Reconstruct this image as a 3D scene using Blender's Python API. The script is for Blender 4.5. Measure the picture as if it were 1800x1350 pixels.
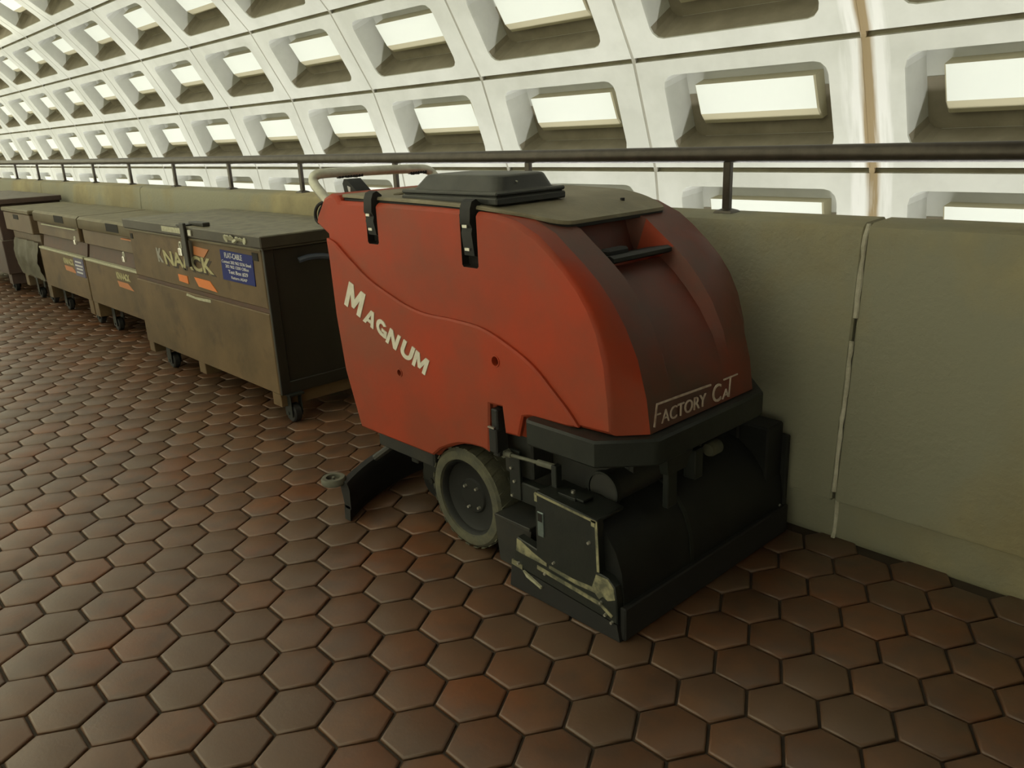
import bpy, bmesh, math, random
from mathutils import Vector, Matrix
random.seed(7)
PI = math.pi
for o in list(bpy.data.objects): bpy.data.objects.remove(o)
SC = bpy.context.scene
COL = SC.collection

# ------------------------------------------------------------------ camera, world, light, exposure
EYE = Vector((0, 0, 1.307))
YAW, PITCH, ROLL = 0.8305, 0.3047, -0.0451
def camera_axes():
    f = Vector((-math.sin(YAW)*math.cos(PITCH), math.cos(YAW)*math.cos(PITCH), -math.sin(PITCH)))
    r = Vector((math.cos(YAW), math.sin(YAW), 0)); u = r.cross(f)
    c, s = math.cos(ROLL), math.sin(ROLL)
    return r*c+u*s, -r*s+u*c, f
cr_, cu_, cf_ = camera_axes()
cam_d = bpy.data.cameras.new('camera'); cam_d.sensor_width = 36; cam_d.lens = 36*1415.5/1800
cam_d.clip_start = .05; cam_d.clip_end = 300
cam = bpy.data.objects.new('camera', cam_d); COL.objects.link(cam)
m = Matrix((cr_, cu_, -cf_)).transposed().to_4x4(); m.translation = EYE
cam.matrix_world = m
SC.camera = cam
def project(P):
    d = Vector(P)-EYE
    z = d.dot(cf_)
    if z < .1: return None
    return 900+1415.5*d.dot(cr_)/z, 675-1415.5*d.dot(cu_)/z, z

w = bpy.data.worlds.new('world'); SC.world = w; w.use_nodes = True
w.node_tree.nodes['Background'].inputs[0].default_value = (.9, .95, .8, 1)
w.node_tree.nodes['Background'].inputs[1].default_value = .02
SC.view_settings.view_transform = 'Standard'; SC.view_settings.look = 'None'
SC.view_settings.exposure = 0.0; SC.view_settings.gamma = 1; SC.view_settings.use_curve_mapping = False

def uplight(name, y, z, watts, color, x0=-54, x1=9, tilt=0.0):
    L = bpy.data.lights.new(name, 'AREA'); L.shape = 'RECTANGLE'; L.size = x1-x0; L.size_y = .35
    L.energy = watts; L.color = color
    o = bpy.data.objects.new(name, L); COL.objects.link(o)
    o.location = ((x0+x1)/2, y, z); o.rotation_euler = (PI+tilt, 0, 0)
    return o
# the strips of uplights along the tracks either side of the walkway, well below its floor
uplight('track_uplight', 6.9, -3.8, 3300, (1, 1, .97), tilt=.15)
uplight('track_uplight', -3.6, -3.8, 12200, (1, .975, .77), tilt=-.15)

# ------------------------------------------------------------------ materials
def mat(name, c1, c2=None, scale=4, rough=.7, metal=0, bump=0, bscale=60, detail=6, lo=.35, hi=.65,
        c3=None, s3=1.2, lo3=.5, hi3=.7, dust=None, dust_amt=.8, rand=0, world=False, stretch=(1, 1, 1), spec=.5, emit=None, hueR=None):
    M = bpy.data.materials.new(name); M.use_nodes = True
    nt = M.node_tree; N = nt.nodes; L = nt.links; B = N['Principled BSDF']
    B.inputs['Roughness'].default_value = rough; B.inputs['Metallic'].default_value = metal
    B.inputs['Specular IOR Level'].default_value = spec
    tc = N.new('ShaderNodeNewGeometry') if world else N.new('ShaderNodeTexCoord')
    co = tc.outputs['Position'] if world else tc.outputs['Object']
    mp = N.new('ShaderNodeMapping'); mp.inputs['Scale'].default_value = stretch; L.new(co, mp.inputs['Vector']); co = mp.outputs[0]
    def noise(s, d=detail):
        n = N.new('ShaderNodeTexNoise'); n.inputs['Scale'].default_value = s; n.inputs['Detail'].default_value = d
        n.inputs['Roughness'].default_value = .6
        L.new(co, n.inputs['Vector']); return n.outputs['Fac']
    def ramp(f, a, b):
        r = N.new('ShaderNodeMapRange'); r.inputs['From Min'].default_value = a; r.inputs['From Max'].default_value = b
        L.new(f, r.inputs['Value']); return r.outputs[0]
    def mix(f, a, b):
        x = N.new('ShaderNodeMix'); x.data_type = 'RGBA'
        if isinstance(f, float): x.inputs[0].default_value = f
        else: L.new(f, x.inputs[0])
        for i, v in ((6, a), (7, b)):
            if isinstance(v, tuple): x.inputs[i].default_value = (*v, 1)
            else: L.new(v, x.inputs[i])
        return x.outputs[2]
    c = c1
    if c2: c = mix(ramp(noise(scale), lo, hi), c1, c2)
    if c3: c = mix(ramp(noise(s3), lo3, hi3), c, c3)
    if dust:
        g = N.new('ShaderNodeNewGeometry'); sx = N.new('ShaderNodeSeparateXYZ'); L.new(g.outputs['Normal'], sx.inputs[0])
        f = ramp(sx.outputs['Z'], .5, .95)
        q = N.new('ShaderNodeMath'); q.operation = 'MULTIPLY'; L.new(f, q.inputs[0]); L.new(ramp(noise(scale*1.7+2), .2, .6), q.inputs[1])
        q2 = N.new('ShaderNodeMath'); q2.operation = 'MULTIPLY'; L.new(q.outputs[0], q2.inputs[0]); q2.inputs[1].default_value = dust_amt
        c = mix(q2.outputs[0], c, dust)
    if rand:
        oi = N.new('ShaderNodeObjectInfo'); g = N.new('ShaderNodeNewGeometry')
        a = N.new('ShaderNodeMath'); a.operation = 'ADD'; L.new(oi.outputs['Random'], a.inputs[0]); L.new(g.outputs['Random Per Island'], a.inputs[1])
        fr = N.new('ShaderNodeMath'); fr.operation = 'FRACT'; L.new(a.outputs[0], fr.inputs[0])
        r2 = ramp(fr.outputs[0], 0, 1)
        hs = N.new('ShaderNodeHueSaturation'); vv = N.new('ShaderNodeMapRange'); vv.inputs['To Min'].default_value = 1-rand; vv.inputs['To Max'].default_value = 1+rand
        L.new(fr.outputs[0], vv.inputs['Value']); L.new(vv.outputs[0], hs.inputs['Value'])
        if isinstance(c, tuple): hs.inputs['Color'].default_value = (*c, 1)
        else: L.new(c, hs.inputs['Color'])
        c = hs.outputs[0]
        if hueR:
            m1 = N.new('ShaderNodeMath'); m1.operation = 'MULTIPLY'; L.new(fr.outputs[0], m1.inputs[0]); m1.inputs[1].default_value = 7.31
            m2 = N.new('ShaderNodeMath'); m2.operation = 'FRACT'; L.new(m1.outputs[0], m2.inputs[0])
            c = mix(ramp(m2.outputs[0], .55, 1.0), c, hueR)
    if isinstance(c, tuple): B.inputs['Base Color'].default_value = (*c, 1)
    else: L.new(c, B.inputs['Base Color'])
    if bump:
        b = N.new('ShaderNodeBump'); b.inputs['Strength'].default_value = bump; b.inputs['Distance'].default_value = .01
        L.new(noise(bscale, 5), b.inputs['Height']); L.new(b.outputs[0], B.inputs['Normal'])
    if emit:
        B.inputs['Emission Color'].default_value = (*emit, 1); B.inputs['Emission Strength'].default_value = 1
    return M

M_SILL = mat('coffer_dirt_shade', (.26, .23, .165), (.20, .175, .12), 2.5, rough=.9, world=True)  # sill dirt, also the painted-in shade of the lower well
M_VAULT = mat('vault_concrete', (.56, .565, .51), (.48, .485, .43), 1.3, rough=.85, bump=.15, bscale=14, c3=(.62, .625, .57), s3=.35, world=True)
M_JOINT = mat('vault_joint', (.30, .28, .20), (.20, .18, .12), 2, rough=.9, world=True)
M_RIBJ = mat('vault_rib_joint', (.33, .32, .26), (.26, .25, .20), 2, rough=.9, world=True)
M_ACOU = mat('acoustic_panel', (.74, .77, .71), rough=.8, world=True)
M_ACOUS = mat('acoustic_panel_edge_shaded', (.40, .365, .24), rough=.85, world=True)  # darkened to tan to paint in the shade of the opening's lip
M_PARA = mat('parapet_concrete', (.365, .315, .178), (.255, .220, .130), 2.6, rough=.85, bump=.35, bscale=45, lo=.38, hi=.60, c3=(.255, .248, .185), s3=1.1, lo3=.45, hi3=.60, world=True)
M_MORT = mat('mortar', (.55, .53, .44), (.35, .33, .25), 14, rough=.9, world=True, bump=.5, bscale=90)
M_GROUT = mat('grout', (.062, .044, .030), (.042, .030, .021), 8, rough=.9, world=True)
M_TILE = mat('floor_tile', (.140, .070, .037), (.100, .058, .037), 6.5, rough=.36, bump=.05, bscale=70, lo=.40, hi=.60, c3=(.160, .064, .027), s3=3.2, lo3=.50, hi3=.66, world=True, rand=.13, hueR=(.115, .070, .043), spec=.6)
M_SLAB = mat('slab_concrete', (.25, .24, .2), rough=.9)
M_SHADEBLK = mat('shade_block_brown', (.06, .05, .04), (.05, .04, .03), 2, rough=.7)  # dark colour of the added slab and wall that block light
M_DARKGROUND = mat('trackbed', (.12, .11, .09), (.08, .07, .06), 3, rough=.95)
M_RAIL = mat('rail_brown_metal', (.085, .072, .058), (.06, .05, .04), 20, rough=.38, metal=.5, world=True)
M_RED = mat('red_plastic', (.350, .040, .012), (.245, .046, .021), 3.2, rough=.5, bump=.03, bscale=120, c3=(.19, .068, .038), s3=2.1, lo3=.50, hi3=.85, world=True, spec=.3)
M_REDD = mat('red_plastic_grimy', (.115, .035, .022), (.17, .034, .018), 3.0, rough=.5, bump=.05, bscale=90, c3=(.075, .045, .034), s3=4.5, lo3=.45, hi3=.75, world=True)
M_LID = mat('lid_dusty_black', (.235, .20, .13), (.16, .14, .09), 5, rough=.6, bump=.1, bscale=120, c3=(.26, .24, .16), s3=7, lo3=.58, hi3=.75, world=True)
M_BLK = mat('black_plastic', (.009, .010, .010), (.015, .016, .015), 6, rough=.55, world=True, spec=.3)
M_DOME = mat('black_tank_plastic', (.012, .013, .012), (.020, .021, .019), 7, rough=.45, dust=(.11, .11, .085), dust_amt=.7, bump=.04, bscale=60, world=True)
M_RUB = mat('black_rubber', (.012, .012, .012), rough=.7)
M_CHAS = mat('dark_chassis', (.018, .019, .018), (.03, .028, .022), 12, rough=.6, world=True)
M_BUMP = mat('bumper_black', (.019, .022, .019), (.013, .015, .014), 9, rough=.5, bump=.08, bscale=50, world=True, spec=.35)
M_CHROME = mat('chromed_tube', (.58, .58, .50), (.42, .41, .34), 18, rough=.3, metal=.25, world=True)
M_STEEL = mat('bolt_steel', (.55, .54, .48), rough=.35, metal=.8)
M_TYRE = mat('tyre_olive', (.105, .10, .062), (.06, .06, .045), 16, rough=.8, bump=.3, bscale=60, world=True)
M_PLATE = mat('scraped_plate', (.010, .013, .012), (.017, .019, .016), 12, rough=.45, metal=.0, bump=.1, bscale=40, c3=(.25, .23, .13), s3=8, lo3=.68, hi3=.73, world=True)
M_PLATE2 = mat('scraped_glint_edge', (.30, .28, .17), (.10, .10, .07), 22, rough=.5, world=True, lo=.42, hi=.6)
M_WHITE = mat('white_lettering', (.66, .63, .55), (.55, .52, .45), 30, rough=.5, world=True)
M_FADE = mat('worn_lettering', (.62, .52, .44), (.40, .28, .22), 40, rough=.55, world=True)
M_KTAN = mat('tan_steel', (.140, .090, .044), (.088, .058, .028), 3.0, rough=.55, bump=.06, bscale=70, c3=(.060, .040, .022), s3=5.1, lo3=.54, hi3=.72, world=True, spec=.3)
M_KTAN2 = mat('brown_steel', (.125, .082, .045), (.095, .062, .036), 4, rough=.55, bump=.06, bscale=70, c3=(.16, .12, .07), s3=2.3, lo3=.5, hi3=.75, world=True)
M_KRED = mat('red_brown_steel', (.085, .036, .022), (.055, .03, .02), 5, rough=.6, world=True)
M_KDRK = mat('dark_lid_steel', (.050, .042, .028), (.034, .028, .020), 6, rough=.45, dust=(.185, .168, .105), dust_amt=1.0, world=True, spec=.35)
M_KTOP = mat('dusty_tan_lid', (.13, .105, .06), (.10, .08, .045), 5, rough=.55, dust=(.20, .18, .11), dust_amt=1.0, world=True, spec=.35)
M_KSIDE = mat('black_steel_side', (.014, .012, .009), (.020, .017, .012), 5, rough=.45, world=True)
M_MAROON = mat('maroon_steel', (.075, .045, .035), (.055, .035, .03), 4, rough=.55, dust=(.2, .18, .14), world=True)
M_BLUE = mat('blue_sticker', (.010, .018, .15), (.013, .022, .12), 20, rough=.6, spec=.25, world=True)
M_BLUEF = mat('faded_blue_sticker', (.06, .055, .13), (.08, .07, .12), 20, rough=.5, world=True)
M_STKW = mat('sticker_white', (.50, .50, .52), rough=.5)
M_ORG = mat('orange_decal', (.62, .17, .03), rough=.5)
M_ORGF = mat('faded_orange_decal', (.42, .15, .05), rough=.5)
M_CREAM = mat('cream_lettering', (.40, .37, .20), (.28, .25, .13), 50, rough=.6, world=True)
M_CREAMG = mat('grey_lettering', (.27, .26, .23), (.2, .18, .15), 50, rough=.6, world=True)
M_LDARK = mat('letter_shadow', (.028, .016, .010), rough=.6)
M_TAG = mat('pale_label', (.45, .44, .32), (.30, .29, .2), 60, rough=.6, world=True)
M_LOCK = mat('padlock_steel', (.75, .73, .66), rough=.25, metal=.7)
M_SHEET = mat('grey_sheet', (.30, .28, .22), (.20, .185, .14), 7, rough=.6, world=True)
M_BLACKHOLE = mat('hole_black', (.008, .006, .005), rough=.8)
M_BLUEHOSE = mat('blue_grey_hose', (.045, .055, .075), rough=.5)
M_HANDG = mat('grey_rubber', (.13, .13, .10), (.09, .09, .07), 25, rough=.75, world=True)

# water stains down the rib over the walkway: rust brown with white runs, fixed to the concrete
def add_stain(M, xs):
    nt = M.node_tree; N = nt.nodes; L = nt.links; B = N['Principled BSDF']
    src = B.inputs['Base Color'].links[0].from_socket
    g = N.new('ShaderNodeNewGeometry'); s = N.new('ShaderNodeSeparateXYZ'); L.new(g.outputs['Position'], s.inputs[0])
    mp = N.new('ShaderNodeMapping'); mp.inputs['Scale'].default_value = (7, .7, .7); L.new(g.outputs['Position'], mp.inputs['Vector'])
    n = N.new('ShaderNodeTexNoise'); n.inputs['Scale'].default_value = 1.6; n.inputs['Detail'].default_value = 6; L.new(mp.outputs[0], n.inputs['Vector'])
    def band(x, w):
        a = N.new('ShaderNodeMath'); a.operation = 'SUBTRACT'; L.new(s.outputs['X'], a.inputs[0]); a.inputs[1].default_value = x
        b = N.new('ShaderNodeMath'); b.operation = 'ABSOLUTE'; L.new(a.outputs[0], b.inputs[0])
        r = N.new('ShaderNodeMapRange'); L.new(b.outputs[0], r.inputs['Value']); r.inputs['From Min'].default_value = w; r.inputs['From Max'].default_value = 0
        return r.outputs[0]
    def mul(a, b, add=0):
        q = N.new('ShaderNodeMath'); q.operation = 'MULTIPLY_ADD'; L.new(a, q.inputs[0]); L.new(b, q.inputs[1]); q.inputs[2].default_value = add; return q.outputs[0]
    def thr(a, lo, hi):
        r = N.new('ShaderNodeMapRange'); L.new(a, r.inputs['Value']); r.inputs['From Min'].default_value = lo; r.inputs['From Max'].default_value = hi; return r.outputs[0]
    def mix(f, a, col):
        x = N.new('ShaderNodeMix'); x.data_type = 'RGBA'; L.new(f, x.inputs[0]); L.new(a, x.inputs[6]); x.inputs[7].default_value = (*col, 1); return x.outputs[2]
    for x in xs:
        wide = mul(band(x, .42), n.outputs['Fac'])
        src = mix(thr(wide, .20, .34), src, (.70, .70, .66))
        nar = mul(band(x+.02, .13), n.outputs['Fac'])
        src = mix(thr(nar, .12, .34), src, (.28, .21, .11))
    L.new(src, B.inputs['Base Color'])
RIB0 = -3.93
add_stain(M_VAULT, [RIB0]); add_stain(M_RIBJ, [RIB0])

# ------------------------------------------------------------------ helpers
def tag(o, label=None, cat=None, group=None, kind=None):
    if label: o['label'] = label
    if cat: o['category'] = cat
    if group: o['group'] = group
    if kind: o['kind'] = kind
    return o
def empty(name, loc):
    o = bpy.data.objects.new(name, None); o.empty_display_size = .1; COL.objects.link(o); o.location = loc
    return o
ORG = {}
def origin(o):
    p = o; v = Vector((0, 0, 0))
    while p is not None:
        v += p.location; p = p.parent
    return v
class MB:
    def __init__(s): s.bm = bmesh.new()
    def box(s, x0, x1, y0, y1, z0, z1, bev=0, seg=1):
        r = bmesh.ops.create_cube(s.bm, size=1)
        vs = r['verts']
        for v in vs:
            v.co = Vector(((x0+x1)/2+v.co.x*(x1-x0), (y0+y1)/2+v.co.y*(y1-y0), (z0+z1)/2+v.co.z*(z1-z0)))
        if bev:
            es = list({e for v in vs for e in v.link_edges})
            bmesh.ops.bevel(s.bm, geom=es, offset=bev, segments=seg, affect='EDGES', profile=.6)
        return s
    def cyl(s, p0, p1, r0, r1=None, seg=20, cap=True):
        p0, p1 = Vector(p0), Vector(p1); d = p1-p0
        r = bmesh.ops.create_cone(s.bm, cap_ends=cap, segments=seg, radius1=r0, radius2=r0 if r1 is None else r1, depth=d.length)
        M = Matrix.Translation((p0+p1)/2) @ d.to_track_quat('Z', 'Y').to_matrix().to_4x4()
        bmesh.ops.transform(s.bm, matrix=M, verts=r['verts']); return s
    def tube(s, pts, r, seg=10, cap=True):
        pts = [Vector(p) for p in pts]; rings = []
        up = Vector((0, 0, 1))
        for i, p in enumerate(pts):
            t = (pts[min(i+1, len(pts)-1)]-pts[max(i-1, 0)]).normalized()
            a = t.cross(up)
            if a.length < .15: a = t.cross(Vector((0, 1, 0)))
            a.normalize(); b = t.cross(a).normalized()
            rings.append([s.bm.verts.new(p+a*r*math.cos(2*PI*k/seg)+b*r*math.sin(2*PI*k/seg)) for k in range(seg)])
        s.skin(rings, cap); return s
    def skin(s, rings, cap=True, closed=True):
        n = len(rings[0])
        for a, b in zip(rings, rings[1:]):
            for k in range(n if closed else n-1):
                try: s.bm.faces.new((a[k], a[(k+1) % n], b[(k+1) % n], b[k]))
                except ValueError: pass
        if cap:
            s.bm.faces.new(list(reversed(rings[0]))); s.bm.faces.new(rings[-1])
    def rings(s, lists, cap=True):
        s.skin([[s.bm.verts.new(p) for p in l] for l in lists], cap); return s
    def prism(s, pts, f, a, b, bev=0):
        """pts 2-D outline, f maps (u,v,t)->point, extruded from t=a to t=b"""
        ts = [a, b]
        if bev:
            ins = inset(pts, bev)
            sg = 1 if b > a else -1
            s.rings([[f(u, v, a) for u, v in ins], [f(u, v, a+sg*bev) for u, v in pts], [f(u, v, b) for u, v in pts]])
        else: s.rings([[f(u, v, t) for u, v in pts] for t in ts])
        return s
    def lathe(s, prof, c, axis='Y', seg=40, cap=False):
        """prof: list (axial, radius)"""
        rings = []
        for a, r in prof:
            ring = []
            for k in range(seg):
                q = 2*PI*k/seg; u, v = r*math.cos(q), r*math.sin(q)
                p = {'Y': (u, a, v), 'X': (a, u, v), 'Z': (u, v, a)}[axis]
                ring.append((c[0]+p[0], c[1]+p[1], c[2]+p[2]))
            rings.append(ring)
        s.rings(rings, cap); return s
    def build(s, name, material, parent=None, smooth=35, label=None, loc=None, kind=None):
        bmesh.ops.recalc_face_normals(s.bm, faces=s.bm.faces)
        me = bpy.data.meshes.new(name)
        off = origin(parent) if parent else (Vector(loc) if loc else Vector((0, 0, 0)))
        if off.length: bmesh.ops.translate(s.bm, vec=-off, verts=s.bm.verts)
        s.bm.to_mesh(me); s.bm.free()
        for M in (material if isinstance(material, (list, tuple)) else [material]): me.materials.append(M)
        if smooth:
            me.shade_smooth(); me.set_sharp_from_angle(angle=math.radians(smooth))
        o = bpy.data.objects.new(name, me); COL.objects.link(o)
        if parent: o.parent = parent
        elif loc: o.location = loc
        tag(o, label, kind=kind)
        return o
def inset(pts, d):
    n = len(pts); A = sum(pts[i][0]*pts[(i+1) % n][1]-pts[(i+1) % n][0]*pts[i][1] for i in range(n))
    sg = 1 if A > 0 else -1; out = []
    for i in range(n):
        p0, p, p1 = Vector(pts[i-1]), Vector(pts[i]), Vector(pts[(i+1) % n])
        a = (p-p0).normalized(); b = (p1-p).normalized()
        na = Vector((-a.y, a.x))*sg; nb = Vector((-b.y, b.x))*sg
        q = na+nb; k = max(q.dot(na), .35); q = q*(d/k)
        out.append((p.x+q.x, p.y+q.y))
    return out
XZ = lambda u, v, t: (u, t, v)      # outline in x,z extruded along y
YZ = lambda u, v, t: (t, u, v)      # outline in y,z extruded along x
XY = lambda u, v, t: (u, v, t)
def catmull(pts, n=6):
    out = []
    P = [Vector(p) for p in pts]
    for i in range(len(P)-1):
        p0 = P[max(i-1, 0)]; p1 = P[i]; p2 = P[i+1]; p3 = P[min(i+2, len(P)-1)]
        for k in range(n):
            t = k/n
            out.append(.5*((2*p1)+(p2-p0)*t+(2*p0-5*p1+4*p2-p3)*t*t+(3*p1-p0-3*p2+p3)*t**3))
    out.append(P[-1]); return out
def copy_tree(o, parent=None):
    c = o.copy(); COL.objects.link(c); c.parent = parent
    for ch in list(o.children): copy_tree(ch, c)
    return c
def text_bm(txt, size=1, bold=0, shear=0, extrude=.01):
    cu = bpy.data.curves.new('t', 'FONT'); cu.body = txt; cu.size = size; cu.offset = bold; cu.shear = shear; cu.extrude = extrude
    cu.resolution_u = 4
    ob = bpy.data.objects.new('t', cu); COL.objects.link(ob)
    dg = bpy.context.evaluated_depsgraph_get(); me = bpy.data.meshes.new_from_object(ob.evaluated_get(dg))
    bm = bmesh.new(); bm.from_mesh(me); bpy.data.objects.remove(ob); bpy.data.meshes.remove(me)
    bmesh.ops.remove_doubles(bm, verts=bm.verts, dist=1e-5)
    return bm
def bounds(bm):
    xs = [v.co.x for v in bm.verts]; ys = [v.co.y for v in bm.verts]
    return min(xs), max(xs), min(ys), max(ys)
def lettering(mb, txt, O, U, V, width, height, bold=0, shear=0, thick=.002, raise_=.0):
    """put txt so that its box spans width along U and height along V from corner O; thick along UxV"""
    bm = text_bm(txt, 1, bold, shear, .01)
    x0, x1, y0, y1 = bounds(bm); O, U, V = Vector(O), Vector(U), Vector(V); W = U.cross(V).normalized()
    vm = {}
    for v in bm.verts:
        a = (v.co.x-x0)/(x1-x0)*width; b = (v.co.y-y0)/(y1-y0)*height; c = thick if v.co.z > 0 else -.0005
        vm[v] = mb.bm.verts.new(O+U*a+V*b+W*(c+raise_))
    for f in bm.faces:
        try: mb.bm.faces.new([vm[v] for v in f.verts])
        except ValueError: pass
    bm.free()

# ------------------------------------------------------------------ vault
P_ = 2.9; VYC, VZC, VR = .564*P_, -.835*P_+1.307, 2.623*P_
A0, DA = .432, .18755
HC = 2*VR*math.sin(DA/2)
def rrect(x0, x1, y0, y1, r, n=3):
    pts = []
    for cx, cy, a in ((x1-r, y1-r, 0), (x0+r, y1-r, 90), (x0+r, y0+r, 180), (x1-r, y0+r, 270)):
        for k in range(n+1):
            q = math.radians(a+90*k/n); pts.append((cx+r*math.cos(q), cy+r*math.sin(q)))
    return pts
def coffer_mesh():
    mb = MB(); bm = mb.bm
    hu, hv = P_/2-.020, HC/2-.031
    U0, U1, V0, V1 = (.135-.5)*P_, (.865-.5)*P_, (.16-.5)*HC, (.85-.5)*HC
    op = rrect(U0, U1, V0, V1, .15)
    outer = [bm.verts.new((x, y, 0)) for x, y in ((hu, hv), (-hu, hv), (-hu, -hv), (hu, -hv))]
    side = [bm.verts.new((x, y, -.16)) for x, y in ((hu, hv), (-hu, hv), (-hu, -hv), (hu, -hv))]
    ring = [bm.verts.new((x, y, 0)) for x, y in op]
    n = len(ring); q = n//4
    for c in range(4):
        for k in range(q-1): bm.faces.new((outer[c], ring[c*q+k+1], ring[c*q+k]))
        a = ring[c*q+q-1]; b = ring[((c+1) % 4)*q]
        bm.faces.new((outer[c], outer[(c+1) % 4], b, a))
        bm.faces.new((outer[c], side[c], side[(c+1) % 4], outer[(c+1) % 4]))
    D = .15*P_
    r1 = [bm.verts.new((x*.995, y*.992, -.02)) for x, y in op]
    r2 = [bm.verts.new((x*.97, V0+.05+(y-V0)*(V1-.03-V0-.05)/(V1-V0), -D)) for x, y in op]
    mb.skin([ring, r1, r2], cap=False); bm.faces.new(r2)
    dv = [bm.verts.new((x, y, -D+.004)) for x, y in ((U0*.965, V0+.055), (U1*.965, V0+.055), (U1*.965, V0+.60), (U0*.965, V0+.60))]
    shade_quad = bm.faces.new(dv)  # brown quad paints the lip's shadow on the lower back wall
    me = bpy.data.meshes.new('coffer_panel'); bmesh.ops.recalc_face_normals(bm, faces=bm.faces)
    # make sure the front faces inwards (+Z local)
    f = max(bm.faces, key=lambda f: f.calc_area() if abs(f.normal.z) > .9 and f.calc_center_median().z > -.01 else 0)
    if f.normal.z < 0: bmesh.ops.reverse_faces(bm, faces=bm.faces)
    for f in bm.faces:
        c = f.calc_center_median()
        if abs(f.normal.y) > .25 and c.z < -.01 and c.y < V0+.20 and abs(c.x) < U1: f.material_index = 1  # sill dirt colour, with shade painted into the bottom corners
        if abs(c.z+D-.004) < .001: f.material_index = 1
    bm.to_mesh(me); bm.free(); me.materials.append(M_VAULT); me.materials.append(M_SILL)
    return me
def acoustic_mesh():
    mb = MB(); bm = mb.bm
    pr = [(.70, .078), (.44, .085), (.34, .108), (.34, .149), (.70, .149)]
    rings = []
    for u in (.23, .236, .764, .77):
        ins = .006 if u in (.23, .77) else 0
        rings.append([bm.verts.new(((u-.5)*P_, (v-.5)*HC, -(ww+ins)*P_)) for v, ww in pr])
    mb.skin(rings, True); bmesh.ops.recalc_face_normals(bm, faces=bm.faces)
    for f in bm.faces:
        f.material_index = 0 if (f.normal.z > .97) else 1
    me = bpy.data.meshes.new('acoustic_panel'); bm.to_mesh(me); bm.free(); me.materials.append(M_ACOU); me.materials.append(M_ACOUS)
    return me
CM, AM = coffer_mesh(), acoustic_mesh()
X_LO, X_HI = RIB0-18*P_, RIB0+5*P_
KLO = -5; NK = 23
shell = MB()
angs = [A0+(KLO-.5+i*.5)*DA for i in range(2*NK+3)]
vr = [[(X, VYC+(VR-.0+.045)*math.cos(a), VZC+(VR+.045)*math.sin(a)) for a in angs] for X in (X_LO, X_HI)]
# the joint strips behind the panels: one strip per joint so that the wells stay open
for k in range(NK+1):
    a = A0+(KLO+k)*DA; da = .05/VR
    pts = [(VYC+(VR+d)*math.cos(a+s), VZC+(VR+d)*math.sin(a+s)) for s, d in ((-da, .05), (da, .05), (da, .14), (-da, .14))]
    shell.prism(pts, YZ, X_LO, X_HI)
ceiling = shell.build('ceiling', M_JOINT, kind='structure', smooth=0)
rj = MB()
for j in range(-18, 6):
    X = RIB0+j*P_
    for k in range(NK):
        a, b = A0+(KLO+k)*DA, A0+(KLO+k+1)*DA
        pts = [(VYC+r*math.cos(t), VZC+r*math.sin(t)) for t, r in ((a, VR+.004), (b, VR+.004), (b, VR+.11), (a, VR+.11))]
        rj.prism(pts, YZ, X-.03, X+.03)
rj.build('rib_joint', M_RIBJ, ceiling, smooth=0, kind='stuff')
rest = bmesh.new(); resta = bmesh.new()
cnt = 0
for j in range(-18, 5):
    for k in range(NK):
        a = A0+(KLO+k+.5)*DA
        rr = VR*math.cos(DA/2)
        loc = Vector((RIB0+(j+.5)*P_, VYC+rr*math.cos(a), VZC+rr*math.sin(a)))
        MX = Matrix.Translation(loc) @ Matrix.Rotation(PI/2+a, 4, 'X')
        vis = 0
        for du in (-.5, 0, .5):
            for dv in (-.5, 0, .5):
                q = MX @ Vector((du*P_, dv*HC, 0)); pq = project(q)
                if pq and -20 < pq[0] < 1820 and -20 < pq[1] < 1370 and (q.z-1.307)/max(q.y, .01) > -.12 and q.y > 2.6: vis += 1
        if vis and a < PI/2:
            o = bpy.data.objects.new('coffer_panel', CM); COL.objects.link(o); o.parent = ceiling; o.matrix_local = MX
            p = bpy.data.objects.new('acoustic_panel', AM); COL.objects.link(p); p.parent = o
            cnt += 1
        else:
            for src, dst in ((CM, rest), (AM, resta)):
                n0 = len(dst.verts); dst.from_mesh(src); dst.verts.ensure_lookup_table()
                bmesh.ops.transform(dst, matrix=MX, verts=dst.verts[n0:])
print('coffer panels', cnt)
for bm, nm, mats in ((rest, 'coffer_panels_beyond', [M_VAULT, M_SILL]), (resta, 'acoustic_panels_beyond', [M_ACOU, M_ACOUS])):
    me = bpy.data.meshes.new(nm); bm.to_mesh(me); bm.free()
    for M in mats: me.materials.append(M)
    o = bpy.data.objects.new(nm, me); COL.objects.link(o); o.parent = ceiling; o['kind'] = 'stuff'
# outer skin closing the vault, its two ends, the trackbed
mb = MB()
mb.skin([[mb.bm.verts.new((X, VYC+(VR+.62)*math.cos(a), VZC+(VR+.62)*math.sin(a))) for a in angs] for X in (X_LO-.2, X_HI+.2)], False, False)
mb.build('vault_shell', M_SLAB, ceiling)
mb = MB(); mb.box(X_LO-.5, X_LO-.1, -8, 11, -5.2, 8); mb.build('wall_far_end', M_SLAB, kind='structure')
mb = MB(); mb.box(X_HI+.1, X_HI+.5, -8, 11, -5.2, 8); mb.build('wall_near_end', M_SLAB, kind='structure')
mb = MB(); mb.box(X_LO-.5, X_HI+.5, -8, 11, -5.4, -5.0); mb.build('trackbed_ground', M_DARKGROUND, kind='structure')

mb = MB(); mb.box(X_LO, X_HI, .6, .9, -5.0, -.45); mb.build('shade_wall_centre', M_SLAB, kind='structure')  # unseen wall added under the walkway to block the opposite strip's light
# added unseen slab and end wall that darken the walkway, right of and behind the camera
mb = MB(); mb.box(-1.2, 8, -2.0, 2.55, 2.20, 2.5); mb.build('shade_ceiling', M_SHADEBLK, kind='structure')
mb = MB(); mb.box(4.5, 4.8, -2.0, 2.55, 0, 2.20); mb.build('shade_wall_right', M_SHADEBLK, kind='structure')
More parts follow.
